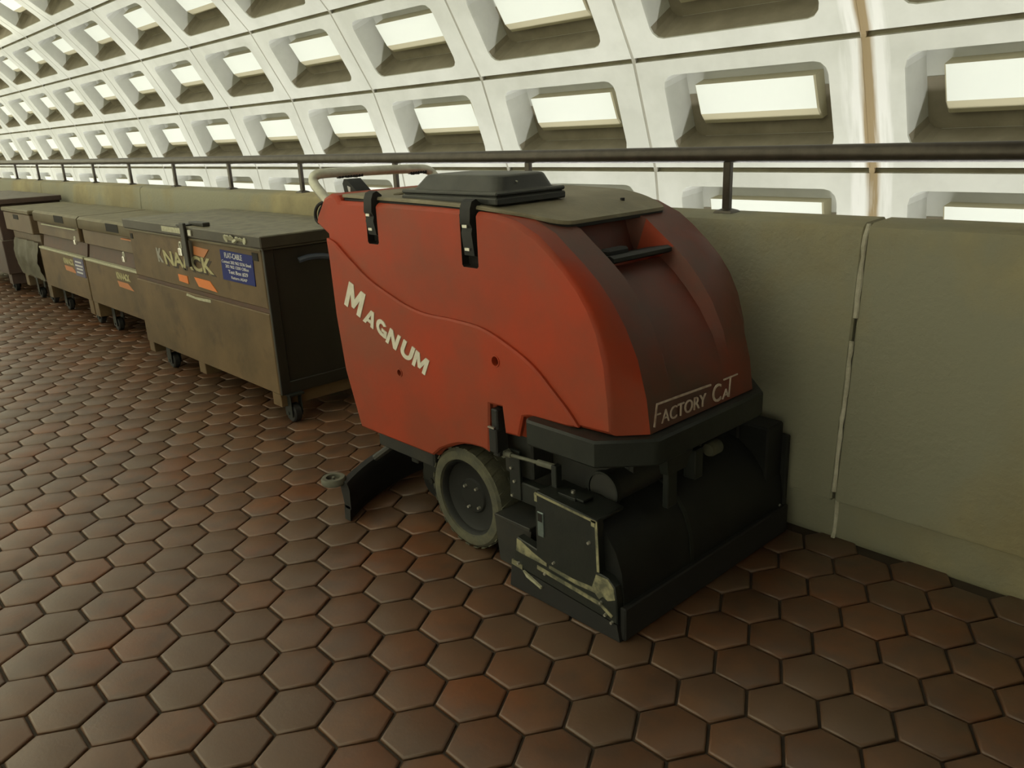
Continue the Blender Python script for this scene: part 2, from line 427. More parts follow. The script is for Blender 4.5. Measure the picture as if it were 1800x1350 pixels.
# ------------------------------------------------------------------ floor
S = .16
mb = MB(); mb.box(-30, 8, -2.0, 2.60, -.45, -.009)
floor = mb.build('floor', M_GROUT, kind='structure', smooth=0)
def tile_bm(bm, cx, cy, dz=0, tx=0, ty=0, lite=False):
    R1 = S/math.sqrt(3)-.0042
    lv = []
    for r, z in ((R1, -.010), (R1, -.0042), (R1-.0022, -.0014), (R1-.0075, 0)):
        lv.append([bm.verts.new((cx+r*math.cos(k*PI/3), cy+r*math.sin(k*PI/3), z+dz+tx*r*math.cos(k*PI/3)+ty*r*math.sin(k*PI/3))) for k in range(6)])
    for a, b in zip(lv, lv[1:]):
        for k in range(6): bm.faces.new((a[k], a[(k+1) % 6], b[(k+1) % 6], b[k]))
    bm.faces.new(lv[-1])
tb = bmesh.new(); tile_bm(tb, 0, 0); TM = bpy.data.meshes.new('floor_tile'); tb.to_mesh(TM); tb.free()
TM.materials.append(M_TILE); TM.shade_smooth(); TM.set_sharp_from_angle(angle=math.radians(50))
tiles = []
for i in range(-130, 110):
    for j in range(-90, 90):
        X = (-12.4649+.8660254*i)*S; Y = (1.8071+j+.5*i)*S
        if -20 < X < 3 and -1.9 < Y < 2.36:
            pq = project((X, Y, 0)); sc = -1
            if pq and -40 < pq[0] < 1840 and pq[1] < 1400:
                d = (Vector((X, Y, 0))-EYE); sc = EYE.z/d.length**3
                # hidden below the machine or the chests
                if (-2.3 < X < -1.25 and 1.62 < Y < 2.2) or (X < -3.6 and Y > 1.9): sc *= .01
            tiles.append((sc, X, Y))
tiles.sort(reverse=True)
rest = bmesh.new()
for n, (sc, X, Y) in enumerate(tiles):
    dz = random.uniform(-.0012, .0006); tx = random.gauss(0, .005); ty = random.gauss(0, .005)
    if n < 300:
        o = bpy.data.objects.new('floor_tile', TM); COL.objects.link(o); o.parent = floor
        o.location = (X, Y, dz); o.rotation_euler = (ty, -tx, 0)
    elif sc > 0 or X > -14: tile_bm(rest, X, Y, dz, tx, ty)
me = bpy.data.meshes.new('floor_tiles_beyond'); rest.to_mesh(me); rest.free(); me.materials.append(M_TILE)
me.shade_smooth(); me.set_sharp_from_angle(angle=math.radians(50))
o = bpy.data.objects.new('floor_tiles_beyond', me); COL.objects.link(o); o.parent = floor; o['kind'] = 'stuff'

# ------------------------------------------------------------------ parapet
mb = MB()
mb.prism([(2.345, -.01), (2.33, .02), (2.332, .145), (2.345, .158), (2.50, .158), (2.50, -.01)], YZ, -30, 8)
wall = mb.build('wall_back', M_PARA, kind='structure')
prof = [(2.306, .142), (2.291, .150), (2.289, .16), (2.358, .975), (2.366, .995), (2.384, 1.006), (2.505, 1.010), (2.515, .99), (2.515, .142)]
JX = [-1.03+2.945*k for k in range(-10, 4)]
for a, b in zip(JX, JX[1:]):
    mb = MB(); g = .0045 if b > -6 else .004
    ip = inset(prof, .006)
    mb.rings([[(a+g, y, z) for y, z in ip], [(a+g+.006, y, z) for y, z in prof], [(b-g-.006, y, z) for y, z in prof], [(b-g, y, z) for y, z in ip]])
    mb.build('parapet_panel', M_PARA, wall)
# pale mortar squeezed out of the joint beside the machine
mb = MB(); random.seed(3)
cl = [(2.372, .998), (2.362, .985), (2.352, .93), (2.343, .80), (2.334, .70), (2.329, .64)]
def ribbon(pts, X, wf):
    L = []
    for i, (y, z) in enumerate(pts):
        w_ = wf*random.uniform(.75, 1.25); dx = random.uniform(-.0015, .0015)
        L.append([(X+dx-w_, y, z), (X+dx-w_*.5, y-.0035, z), (X+dx+w_*.5, y-.0035, z), (X+dx+w_, y, z)])
    mb.rings(L, True)
fy = lambda z: 2.289+(z-.16)*(.069/.815)
ribbon([(2.376, 1.004)]+[(fy(z/100)-.0005, z/100) for z in range(97, 71, -3)], JX[10]+.001, .0075)
ribbon([(fy(z/100)-.0005, z/100) for z in range(66, 15, -3)], JX[10], .0065)
ribbon([(2.3315, .135), (2.3315, .09), (2.3315, .05), (2.330, .02), (2.322, .004)], JX[10]-.004, .006)
mb.build('mortar_joint', M_MORT, wall)
random.seed(11)

# ------------------------------------------------------------------ railing
rail = empty('railing', (-1.553, 2.45, 1.01)); tag(rail, 'brown metal handrail on short posts along the top of the concrete parapet', 'railing')
mb = MB(); mb.lathe([(-26, .027), (6, .027)], (0, 2.45, 1.199), 'X', 18, True); mb.build('handrail', M_RAIL, rail)
for k in range(-2, 20):
    X = -1.553-.9655*k
    mb = MB(); mb.box(X-.014, X+.014, 2.440, 2.460, 1.008, 1.178, .002)
    mb.rings([[(X+a*.036, 2.45+b*.03, 1.0085) for a, b in ((-1, -1), (1, -1), (1, 1), (-1, 1))], [(X+a*.030, 2.45+b*.026, 1.015) for a, b in ((-1, -1), (1, -1), (1, 1), (-1, 1))],
              [(X+a*.015, 2.45+b*.012, 1.021) for a, b in ((-1, -1), (1, -1), (1, 1), (-1, 1))]])
    mb.build('post', M_RAIL, rail)

# ------------------------------------------------------------------ floor scrubber
YC = 1.795
def mir(y): return 2*YC-y
SCR = empty('floor_scrubber', (-1.85, YC, 0))
tag(SCR, 'large red walk-behind floor scrubber with black lid and bumper parked by the parapet', 'floor scrubber')
rear = [(-2.20, .288), (-2.436, .287), (-2.505, .50), (-2.53, .70), (-2.536, .90), (-2.54, .985), (-2.612, 1.020), (-2.604, 1.045), (-2.545, 1.112), (-2.50, 1.127), (-2.46, 1.122), (-2.445, 1.104), (-2.2, 1.104), (-1.90, 1.101), (-1.72, 1.096), (-1.65, 1.090)]
C0 = [(-1.58, 1.078), (-1.50, 1.045), (-1.452, 1.012), (-1.398, .968), (-1.350, .922), (-1.314, .874), (-1.284, .815), (-1.261, .737), (-1.248, .637), (-1.243, .551)]
C1 = [(-1.575, 1.074), (-1.50, 1.042), (-1.455, 1.008), (-1.400, .968), (-1.350, .926), (-1.306, .878), (-1.264, .820), (-1.225, .742), (-1.196, .642), (-1.183, .551)]
CH = [(-1.575, 1.074), (-1.525, .930), (-1.475, .895), (-1.432, .938), (-1.382, .899), (-1.337, .855), (-1.292, .802), (-1.247, .733), (-1.208, .640), (-1.183, .551)]
bot = [(-1.54, .537), (-1.558, .537), (-1.576, .463), (-1.644, .459), (-1.655, .538), (-1.698, .535), (-1.709, .379), (-1.75, .385), (-1.805, .381), (-1.86, .370), (-1.91, .350), (-1.96, .326), (-2.001, .291)]
def outl(arc): return rear+arc+bot
o0 = outl(C0); o0i = inset(o0, .012)
st = [(1.474, o0i), (1.479, inset(o0, .005)), (1.487, o0), (1.552, outl(C1)), (1.652, outl(C1)), (1.674, outl(CH))]
st = st+[(mir(y), o) for y, o in reversed(st)]
mb = MB(); mb.rings([[(x, y, z) for x, z in o] for y, o in st])
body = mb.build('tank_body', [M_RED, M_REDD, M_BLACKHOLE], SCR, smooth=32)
# raised lower side panel below the swoosh line
gro = [(-2.534, .975), (-2.482, .962), (-2.411, .918), (-2.29, .853), (-2.165, .811), (-2.08, .788), (-1.988, .776), (-1.848, .776), (-1.72, .768), (-1.602, .731), (-1.514, .690), (-1.441, .634), (-1.39, .592), (-1.352, .553)]
gs = [(p.x, p.y) for p in catmull([Vector((a, b, 0)) for a, b in gro], 4)]
low = gs+[(-1.40, .547), (-1.535, .543), (-1.562, .535), (-1.582, .470), (-1.640, .466), (-1.649, .546), (-1.704, .543), (-1.716, .387), (-1.75, .392), (-1.805, .388), (-1.86, .377), (-1.91, .357), (-1.96, .332), (-2.001, .299), (-2.20, .297), (-2.428, .296), (-2.497, .50), (-2.522, .70), (-2.528, .90)]
mb = MB()
mb.rings([[(x, 1.478, z) for x, z in low], [(x, 1.466, z) for x, z in low], [(x, 1.4615, z) for x, z in inset(low, .006)]])
lowp = mb.build('side_panel', [M_RED, M_BLACKHOLE], SCR, smooth=32)
# cut the latch pockets and the bolt holes
def cut(ob, cutters):
    for c in cutters:
        md = ob.modifiers.new('b', 'BOOLEAN'); md.operation = 'DIFFERENCE'; md.object = c; md.solver = 'EXACT'
    dg = bpy.context.evaluated_depsgraph_get(); dg.update()
    me = bpy.data.meshes.new_from_object(ob.evaluated_get(dg)); ob.modifiers.clear(); old = ob.data; ob.data = me
cuts = []
mb = MB(); mb.box(-2.285, -2.222, 1.40, 1.506, .972, 1.2, .006); mb.box(-1.803, -1.731, 1.40, 1.506, .938, 1.2, .006)
for x, z, r in ((-1.665, .681, .014), (-2.150, .555, .011)):
    mb.cyl((x, 1.40, z), (x, 1.53, z), r, seg=20)
cu = mb.build('c', M_BLACKHOLE, None, smooth=0); cuts.append(cu)
cut(body, cuts); cut(lowp, cuts)
for c in cuts: bpy.data.objects.remove(c)
for me in (body.data,):
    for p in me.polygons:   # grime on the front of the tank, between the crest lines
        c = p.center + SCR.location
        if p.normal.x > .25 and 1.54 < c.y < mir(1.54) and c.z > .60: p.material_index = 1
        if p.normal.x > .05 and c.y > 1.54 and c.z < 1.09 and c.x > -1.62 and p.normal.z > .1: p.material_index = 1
        if 1.65 < c.y < 1.94 and c.x < -1.43 and c.x > -1.54 and c.z < 1.03: p.material_index = 0
for me in (body.data, lowp.data):
    me.shade_smooth(); me.set_sharp_from_angle(angle=math.radians(32))
# hole bottoms
for x, z, r in ((-1.665, .681, .014), (-2.150, .555, .011)):
    mb = MB(); mb.lathe([(0, r+.004), (-.003, r+.003), (-.003, r), (.02, r-.001)], (x, 1.462, z), 'Y', 20); mb.build('bolt_hole_rim', M_RED, lowp)
    mb = MB(); mb.cyl((x, 1.488, z), (x, 1.50, z), r-.0005, seg=20); mb.build('bolt_hole', M_BLACKHOLE, lowp)

mb = MB(); mb.rings([[(-1.480, y, .950), (-1.478, y, .962), (-1.412, y, .972), (-1.398, y, .966), (-1.398, y, .956), (-1.41, y, .950)] for y in (1.668, 1.672, 1.922, 1.926)])
pb = mb.build('drain_cap_bar', M_BLK, SCR, label='black bar across the front pocket')
mb = MB(); mb.box(-1.470, -1.435, 1.69, 1.78, .960, .985, .006); mb.build('bar_catch', M_RUB, pb)
# lid with its gasket
LX = [(-2.44, 1.500, 1.121), (-2.43, 1.492, 1.121), (-2.2, 1.488, 1.118), (-1.95, 1.487, 1.114), (-1.76, 1.488, 1.108), (-1.70, 1.494, 1.103), (-1.655, 1.508, 1.097), (-1.61, 1.532, 1.089), (-1.57, 1.556, 1.079), (-1.54, 1.580, 1.070), (-1.52, 1.610, 1.064), (-1.512, 1.64, 1.062)]
LXs = catmull(LX, 3)
def lid(mb, ins, z0, z1):
    rows = [[], [], [], [], [], []]
    for p in LXs:
        n = min(max(p.y+ins, 0), YC-.02)
        x = min(p.x, -1.512-ins); e = .004
        rows[0].append((x, n+e, p.z+z1)); rows[1].append((x, n, p.z+z1-e)); rows[2].append((x, n, p.z+z0))
        nf = 1.488+ins+(n-1.488-ins)*.42
        rows[3].append((x, mir(nf), p.z+z0)); rows[4].append((x, mir(nf), p.z+z1-e)); rows[5].append((x, mir(nf)-e, p.z+z1))
    mb.rings([[r[i] for r in rows] for i in range(len(LXs))])
mb = MB(); lid(mb, 0, -.006, .004); mb.build('lid', M_LID, SCR, label='dusty grey-brown lid')
mb = MB(); lid(mb, .006, -.017, -.006); mb.build('lid_gasket', M_RUB, SCR)
mb = MB(); mb.cyl((-1.60, 1.95, 1.085), (-1.60, 1.95, 1.098), .007, seg=10); mb.build('lid_stud', M_RUB, SCR)

# tank dome on the lid
mb = MB()
for z0, z1, a in ((1.110, 1.131, 0), (1.129, 1.136, .006), (1.134, 1.146, .001)):
    mb.box(-2.130+a, -1.685-a, 1.512+a, 1.792-a, z0, z1, .004)
dome = mb.build('tank_cover', M_DOME, SCR)
mb = MB()
def rr3(x0, x1, y0, y1, z, r): return [(x, y, z) for x, y in rrect(x0, x1, y0, y1, r, 4)]
mb.rings([rr3(-2.112, -1.702, 1.530, 1.780, 1.143, .03), rr3(-2.104, -1.710, 1.538, 1.772, 1.150, .03), rr3(-2.078, -1.722, 1.556, 1.760, 1.182, .035), rr3(-2.072, -1.727, 1.561, 1.755, 1.187, .035), rr3(-2.060, -1.738, 1.571, 1.745, 1.189, .03)])
mb.build('cover_dome', M_DOME, dome)
mb = MB(); mb.cyl((-1.712, 1.62, 1.168), (-1.722, 1.62, 1.170), .0025, seg=8); mb.build('rivet', M_STEEL, dome)
mb = MB(); mb.box(-2.225, -2.165, 1.585, 1.665, 1.116, 1.130, .004); mb.cyl((-2.20, 1.58, 1.134), (-2.20, 1.67, 1.134), .008, seg=8); mb.tube([(-2.24, 1.56, 1.122), (-2.22, 1.60, 1.128), (-2.18, 1.63, 1.135)], .005, 6)
mb.build('cover_hinge', M_LID, SCR)
# white seam behind the lid stud: thin bright edge of the far lid
# handle bar
mb = MB()
hp = catmull([(-2.565, 1.515, 1.085), (-2.605, 1.505, 1.125), (-2.640, 1.500, 1.160), (-2.643, 1.512, 1.184), (-2.632, 1.56, 1.190), (-2.640, 1.75, 1.186), (-2.652, 1.96, 1.180), (-2.655, 2.02, 1.172), (-2.645, 2.045, 1.150), (-2.60, 2.045, 1.11), (-2.57, 2.045, 1.09)], 6)
mb.tube(hp, .0175, 14); hb = mb.build('push_handle', M_CHROME, SCR, smooth=60, label='worn silver push handle')
mb = MB()
for k in range(9):
    y = 1.60+k*.012; mb.box(-2.642, -2.622, y-.005, y+.004, 1.166+random.uniform(0, .004), 1.18, .002)
mb.build('grip_remains', M_RUB, hb)
mb = MB()
for k in range(7):
    y = 1.93+k*.012; mb.box(-2.657, -2.637, y-.005, y+.004, 1.158+random.uniform(0, .004), 1.172, .002)
mb.build('grip_remains', M_RUB, hb)
mb = MB(); mb.prism([(-2.612, 1.150), (-2.600, 1.166), (-2.583, 1.166), (-2.560, 1.150), (-2.515, 1.120), (-2.505, 1.108), (-2.60, 1.105)], XZ, 1.60, 1.66)
lv = mb.build('control_lever', M_BLK, SCR)
mb = MB(); mb.prism([(-2.580, 1.143), (-2.560, 1.138), (-2.562, 1.120), (-2.574, 1.122)], XZ, 1.5985, 1.6005); mb.build('lever_sticker', M_STKW, lv)
mb = MB(); mb.tube(catmull([(-2.58, 1.50, 1.095), (-2.60, 1.486, 1.085), (-2.622, 1.484, 1.062), (-2.628, 1.486, 1.035), (-2.615, 1.49, 1.02)], 5), .006, 8)
mb.tube(catmull([(-2.585, 1.50, 1.09), (-2.61, 1.494, 1.065), (-2.618, 1.494, 1.04), (-2.61, 1.50, 1.025)], 5), .004, 8); mb.build('control_cable', M_RUB, SCR)

# latches on the near side
for xl, xr, zt, zb in ((-2.283, -2.222, 1.137, .985), (-1.800, -1.733, 1.126, .955)):
    c = (xl+xr)/2; mb = MB()
    pr = [(1.508, zt-.01), (1.490, zt+.004), (1.474, zt-.002), (1.466, zt-.02), (1.462, zt-.06), (1.470, zt-.075), (1.466, zt-.09), (1.474, zb+.018), (1.495, zb+.012), (1.50, zt-.06), (1.50, zt-.025)]
    mb.prism(pr, YZ, c-.023, c+.021)
    l = mb.build('lid_latch', M_RUB, SCR)
    mb = MB(); mb.box(c-.012, c+.008, 1.461, 1.466, zt-.074, zt-.066); mb.build('latch_pin', M_STEEL, l)
    mb = MB(); mb.box(c-.012, c+.008, 1.466, 1.471, zb+.032, zb+.040); mb.build('latch_pin', M_STEEL, l)

# MAGNUM lettering
mb = MB()
LET = [('M', (-2.453, .750), (-2.357, .714), (-2.405, .836)), ('A', (-2.343, .706), (-2.281, .684), (-2.308, .757)), ('G', (-2.268, .681), (-2.210, .658), (-2.252, .735)),
       ('N', (-2.215, .652), (-2.158, .630), (-2.180, .704)), ('U', (-2.142, .623), (-2.082, .600), (-2.108, .677)), ('M', (-2.075, .598), (-2.008, .573), (-2.045, .651))]
def arc(cx, cy, rx, ry, a0, a1, n=12): return [(cx+rx*math.cos(math.radians(a0+(a1-a0)*k/n)), cy+ry*math.sin(math.radians(a0+(a1-a0)*k/n))) for k in range(n+1)]
GLY = {'M': [[(0, 0), (0, 1), (.28, 1), (.5, .50), (.72, 1), (1, 1), (1, 0), (.77, 0), (.77, .58), (.58, .14), (.42, .14), (.23, .58), (.23, 0)]],
       'N': [[(0, 0), (0, 1), (.27, 1), (.73, .42), (.73, 1), (1, 1), (1, 0), (.74, 0), (.27, .58), (.27, 0)]],
       'U': [[(0, 1)]+arc(.5, .42, .5, .42, 180, 360)+[(1, 1), (.72, 1)]+arc(.5, .42, .22, .18, 360, 180)+[(.28, 1)]],
       'A': [[(0, 0), (.36, 1), (.5, 1), (.5, .72), (.28, 0)], [(.5, .72), (.5, 1), (.64, 1), (1, 0), (.72, 0)], [(.30, .2), (.36, .40), (.64, .40), (.70, .2)]],
       'G': [arc(.5, .5, .5, .5, 38, 360-80)+[(.62, .22)]+[p for p in reversed(arc(.5, .5, .23, .25, 45, 360-80))], [(.52, .50), (1, .50), (1, .06), (.78, 0), (.56, .02), (.60, .22), (.74, .24), (.74, .32), (.52, .32)]]}
for ch, a, b, c in LET:
    A = Vector((a[0], 0, a[1])); B = Vector((b[0], 0, b[1])); C = Vector((c[0], 0, c[1]))
    for q, poly in enumerate(GLY[ch]):
        L = [A+(B-A)*u+(C-A)*t for u, t in poly]
        mb.rings([[(p.x, 1.4625, p.z) for p in L], [(p.x, 1.4588-.0001*q, p.z) for p in L]])
mb.build('side_lettering', M_WHITE, SCR, smooth=0, label='white capital letters MAGNUM running downhill')
# FACTORY CAT lettering on the front
mb = MB()
def fp(y, z):     # point on the front face at height z
    xs = [(.551, -1.183), (.642, -1.196), (.742, -1.225)]
    for (z0, x0), (z1, x1) in zip(xs, xs[1:]):
        if z <= z1: break
    return Vector((x0+(x1-x0)*(z-z0)/(z1-z0)+.0012, y, z))
def front_text(txt, y0, y1, z0, z1, bold=0, shear=.25, slope=0):
    bm = text_bm(txt, 1, bold, shear, .01); x0, x1, b0, b1 = bounds(bm); vm = {}
    for v in bm.verts:
        u = (v.co.x-x0)/(x1-x0); t = (v.co.y-b0)/(b1-b0); y = y0+(y1-y0)*u
        p = fp(y, z0+(z1-z0)*t+slope*u); p.x += .0012 if v.co.z > 0 else -.002; vm[v] = mb.bm.verts.new(p)
    for f in bm.faces:
        try: mb.bm.faces.new([vm[v] for v in f.verts])
        except ValueError: pass
    bm.free()
def stroke(p, q, w_=.0032):
    (y0, z0), (y1, z1) = p, q; d = Vector((y1-y0, z1-z0)).normalized(); n = Vector((-d.y, d.x))*w_/2
    a = [(y0+n.x, z0+n.y), (y1+n.x, z1+n.y), (y1-n.x, z1-n.y), (y0-n.x, z0-n.y)]
    f0 = [fp(y, z)+Vector((.0012, 0, 0)) for y, z in a]; f1 = [fp(y, z)-Vector((.002, 0, 0)) for y, z in a]
    mb.rings([f1, f0])
stroke((1.569, .5655), (1.590, .622), .0055); stroke((1.588, .621), (1.832, .6135), .0048); stroke((1.581, .595), (1.601, .594), .0036)
front_text('ACTORY', 1.600, 1.806, .5665, .600, -.002, .22, -.003)
front_text('C', 1.836, 1.880, .560, .608, -.002, .2); front_text('A', 1.880, 1.912, .560, .585, -.002, .2)
stroke((1.895, .6125), (1.966, .613), .0036); stroke((1.913, .559), (1.930, .612), .0036)
mb.build('front_lettering', M_FADE, SCR, smooth=0, label='worn white letters FACTORY CAT')

# bumper
def yoff(y): return y
bo = [(-1.525, 1.440), (-1.508, 1.424), (-1.262, 1.424), (-1.160, 1.532), (-1.150, 1.548), (-1.150, mir(1.548)), (-1.160, mir(1.532)), (-1.262, mir(1.424)), (-1.508, mir(1.424)), (-1.525, mir(1.44))]
bi = [(-1.525, 1.500), (-1.50, 1.500), (-1.262, 1.500), (-1.215, 1.550), (-1.21, 1.56), (-1.21, mir(1.56)), (-1.215, mir(1.55)), (-1.262, mir(1.50)), (-1.50, mir(1.50)), (-1.525, mir(1.50))]
ring = bo+list(reversed(bi))
mb = MB(); ii = inset(ring, .006)
mb.rings([[(x, y, .474) for x, y in ii], [(x, y, .480) for x, y in ring], [(x, y, .542) for x, y in ring], [(x, y, .5485) for x, y in ii]])
mb.build('bumper', M_BUMP, SCR, label='thick black wrap-around bumper')
mb = MB(); mb.rings([[(-1.165, 1.60, .475), (-1.165, 1.72, .475), (-1.20, 1.72, .475), (-1.20, 1.60, .475)], [(-1.175, 1.62, .415), (-1.175, 1.70, .415), (-1.20, 1.70, .415), (-1.20, 1.62, .415)]])
mb.build('bumper_bracket', M_BUMP, SCR)
# chassis under the tank
mb = MB(); mb.box(-2.30, -1.30, 1.62, mir(1.62), .215, .50, .01); mb.box(-1.72, -1.26, 1.50, mir(1.50), .455, .535, .006); mb.box(-2.40, -2.0, 1.53, mir(1.53), .235, .30, .008)
mb.box(-1.725, -1.60, 1.53, 1.62, .30, .50, .006)
mb.build('chassis', M_CHAS, SCR)
# drive wheels
def wheel(yo, sgn):
    c = (-1.876, yo, .171)
    mb = MB(); prof = [(.012, .128), (.0, .132), (-.002, .140), (.0, .160), (.008, .1685), (.02, .1705), (.10, .1705), (.112, .166), (.118, .14), (.118, .12)]
    mb.lathe([(a*sgn, r) for a, r in prof], c, 'Y', 48)
    for k in range(26):
        q = 2*PI*k/26
        for s in (0, 1):
            y0 = yo+sgn*(.004+.056*s); y1 = y0+sgn*.052
            sh = (.09 if s == 0 else -.09); P4 = []
            for dq, y in ((0, y0), (.11, y0), (.11+sh, y1), (sh, y1)): P4.append((q+dq+(sh if s else 0)*0, y))
            mb.rings([[(c[0]+(.1700)*math.cos(a), y, c[2]+(.1700)*math.sin(a)) for a, y in P4], [(c[0]+.1735*math.cos(a), y, c[2]+.1735*math.sin(a)) for a, y in P4]])
    bmesh.ops.translate(mb.bm, vec=(0, 0, .003), verts=mb.bm.verts)
    t = mb.build('drive_wheel', M_TYRE, SCR, label='olive grey treaded drive wheel')
    mb = MB(); mb.lathe([(a*sgn, r) for a, r in [(.010, .131), (.006, .128), (.010, .123), (.026, .117), (.034, .10), (.036, .06), (.030, .055), (.030, .0005)]], c, 'Y', 40, False)
    mb.build('wheel_rim', M_BLK, t)
    for dx, dz in ((-.030, .030), (.026, .034), (-.016, -.040), (.034, -.030)):
        mb = MB(); mb.cyl((c[0]+dx, yo+sgn*.032, c[2]+dz), (c[0]+dx, yo+sgn*.020, c[2]+dz), .0058, .0045, seg=8); mb.build('wheel_bolt', M_STEEL, t)
wheel(1.487, 1); wheel(mir(1.487), -1)
mb = MB(); mb.cyl((-1.876, 1.58, .174), (-1.876, mir(1.58), .174), .03, seg=16); mb.build('axle', M_CHAS, SCR)
# rear caster
for yy in (1.66, mir(1.66)):
    mb = MB(); mb.lathe([(-.022, .04), (-.022, .070), (-.015, .078), (.015, .078), (.022, .070), (.022, .04)], (-2.245, yy, .079), 'Y', 28, True)
    cw = mb.build('rear_caster', M_RUB, SCR)
    mb = MB(); mb.box(-2.29, -2.20, yy-.035, yy-.028, .075, .235); mb.box(-2.29, -2.20, yy+.028, yy+.035, .075, .235); mb.cyl((-2.245, yy-.04, .079), (-2.245, yy+.04, .079), .012, seg=10)
    mb.build('caster_fork', M_CHAS, cw)
# squeegee
def sqx(y): return -2.515+.78*(y-YC)**2
mb = MB(); L = []
ys = [1.315+k*(2*(YC-1.315))/24 for k in range(25)]
for y in ys:
    x = sqx(y); L.append([(x-.030, y, .112), (x-.034, y, .128), (x-.020, y, .150), (x+.012, y, .150), (x+.026, y, .128), (x+.022, y, .05), (x-.014, y, .05)])
mb.rings(L); sq = mb.build('squeegee', M_RUB, SCR)
mb = MB(); L = []
for y in ys:
    x = sqx(y); L.append([(x-.020, y, .06), (x+.018, y, .06), (x+.010, y, .0015), (x-.026, y, .0015)])
mb.rings(L); mb.build('squeegee_blade', M_RUB, sq)
mb = MB(); mb.lathe([(-.013, .020), (-.013, .040), (-.008, .044), (.006, .044), (.012, .040), (.012, .026), (-.004, .024), (-.004, .006), (.012, .005), (.012, .0005)], (-2.385, 1.300, .150), 'Z', 28, True)
mb.build('guide_roller', M_HANDG, sq, label='grey guide roller')
mb = MB(); mb.box(-2.50, -2.28, YC-.10, YC-.07, .14, .20, .004); mb.box(-2.50, -2.28, YC+.07, YC+.10, .14, .20, .004); mb.box(-2.33, -2.29, 1.60, mir(1.60), .14, .26, .004)
mb.tube([(-2.42, 1.50, .16), (-2.36, 1.56, .22), (-2.30, 1.60, .27)], .014, 8)
mb.build('squeegee_arm', M_CHAS, sq)
# scrub deck
mb = MB()
shp = [(-1.46, .055), (-1.465, .26), (-1.44, .31), (-1.39, .335), (-1.34, .338), (-1.29, .322), (-1.245, .290), (-1.210, .245), (-1.190, .19), (-1.182, .12), (-1.182, .055)]
mb.prism(shp, XZ, 1.445, 2.255)
deck = mb.build('scrub_deck', M_BLK, SCR, label='black curved brush housing across the front')
mb = MB()
s2 = [( -1.30+(x+1.30)*1.02, (z-.15)*1.03+.153) for x, z in shp]
mb.prism(s2, XZ, 1.742, 1.756); mb.build('housing_seam', M_BUMP, deck)
mb = MB(); mb.box(-1.186, -1.166, 1.43, 2.27, .002, .10, .004); mb.box(-1.55, -1.535, 1.43, 2.27, .002, .10, .004); mb.build('deck_skirt', M_RUB, deck)
pl = [(-1.480, .345), (-1.252, .331), (-1.246, .182), (-1.215, .178), (-1.193, .160), (-1.186, .120), (-1.184, .052), (-1.585, .080), (-1.560, .176), (-1.482, .165)]
mb = MB(); mb.prism(pl, XZ, 1.418, 1.445, .003)
ep = mb.build('end_plate', M_PLATE, deck, label='black end plate scraped down to pale paint')
mb = MB(); mb.box(-1.478, -1.254, 1.42, 1.535, .328, .340, .004)
for v in mb.bm.verts: v.co.z += (-1.366-v.co.x)*.06
mb.build('plate_top', M_PLATE, ep)
mb = MB()   # edge strips worn to bare paint
def bar(a, b, y, w_, t=.003):
    (x0, z0), (x1, z1) = a, b; d = Vector((x1-x0, z1-z0)).normalized(); n = Vector((-d.y, d.x))*w_/2
    mb.rings([[(x, y, z) for x, z in ((x0+n.x, z0+n.y), (x1+n.x, z1+n.y), (x1-n.x, z1-n.y), (x0-n.x, z0-n.y))], [(x, y+t, z) for x, z in ((x0+n.x, z0+n.y), (x1+n.x, z1+n.y), (x1-n.x, z1-n.y), (x0-n.x, z0-n.y))]])
bar((-1.478, .342), (-1.254, .328), 1.4165, .006); bar((-1.476, .342), (-1.475, .318), 1.4165, .010); bar((-1.2535, .330), (-1.2475, .185), 1.4165, .008)
bar((-1.270, .322), (-1.255, .322), 1.4165, .018)
mb.prism([(-1.560, .172), (-1.545, .170), (-1.50, .152), (-1.44, .136), (-1.44, .126), (-1.565, .130)], XZ, 1.4165, 1.4195)
mb.prism([(-1.43, .134), (-1.34, .128), (-1.27, .132), (-1.255, .175), (-1.215, .176), (-1.195, .158), (-1.190, .125), (-1.215, .112), (-1.232, .118), (-1.245, .105), (-1.26, .118), (-1.33, .115), (-1.43, .124)], XZ, 1.4165, 1.4195)
mb.build('scraped_paint', M_PLATE2, ep)
mb = MB(); bar((-1.478, .110), (-1.24, .092), 1.4155, .012, .004); bar((-1.24, .092), (-1.20, .070), 1.4155, .010, .004); bar((-1.585, .088), (-1.54, .084), 1.4150, .016, .004); mb.build('skirt_strip', M_PLATE2, ep)
mb = MB(); mb.prism([(-1.59, .078), (-1.186, .050), (-1.176, .0015), (-1.60, .0015)], XZ, 1.419, 1.437); mb.build('side_skirt', M_RUB, ep)
mb = MB(); mb.prism([(-1.535, .078), (-1.520, .062), (-1.462, .046), (-1.462, .053), (-1.500, .066)], XZ, 1.411, 1.418); mb.build('bent_tab', M_TAG, ep, label='pale bent metal tab')
mb = MB(); mb.box(-1.470, -1.446, 1.4145, 1.419, .215, .290, .0015); sl = mb.build('slot_plate', mat('blue_grey_steel', (.20, .25, .25), (.12, .15, .15), 30, rough=.3, metal=.5, world=True), ep)
mb = MB(); mb.box(-1.466, -1.450, 1.4135, 1.4150, .262, .286); mb.build('slot', M_BLACKHOLE, sl)
for x, z, r in ((-1.277, .262, .005), (-1.41, .150, .004), (-1.238, .098, .0045), (-1.222, .068, .005), (-1.445, .102, .005), (-1.555, .092, .005), (-1.20, .054, .005), (-1.20, .275, .0)):
    if r: mb = MB(); mb.cyl((x, 1.419, z), (x, 1.410, z), r, r*.8, seg=8); mb.build('plate_bolt', M_STEEL, ep)
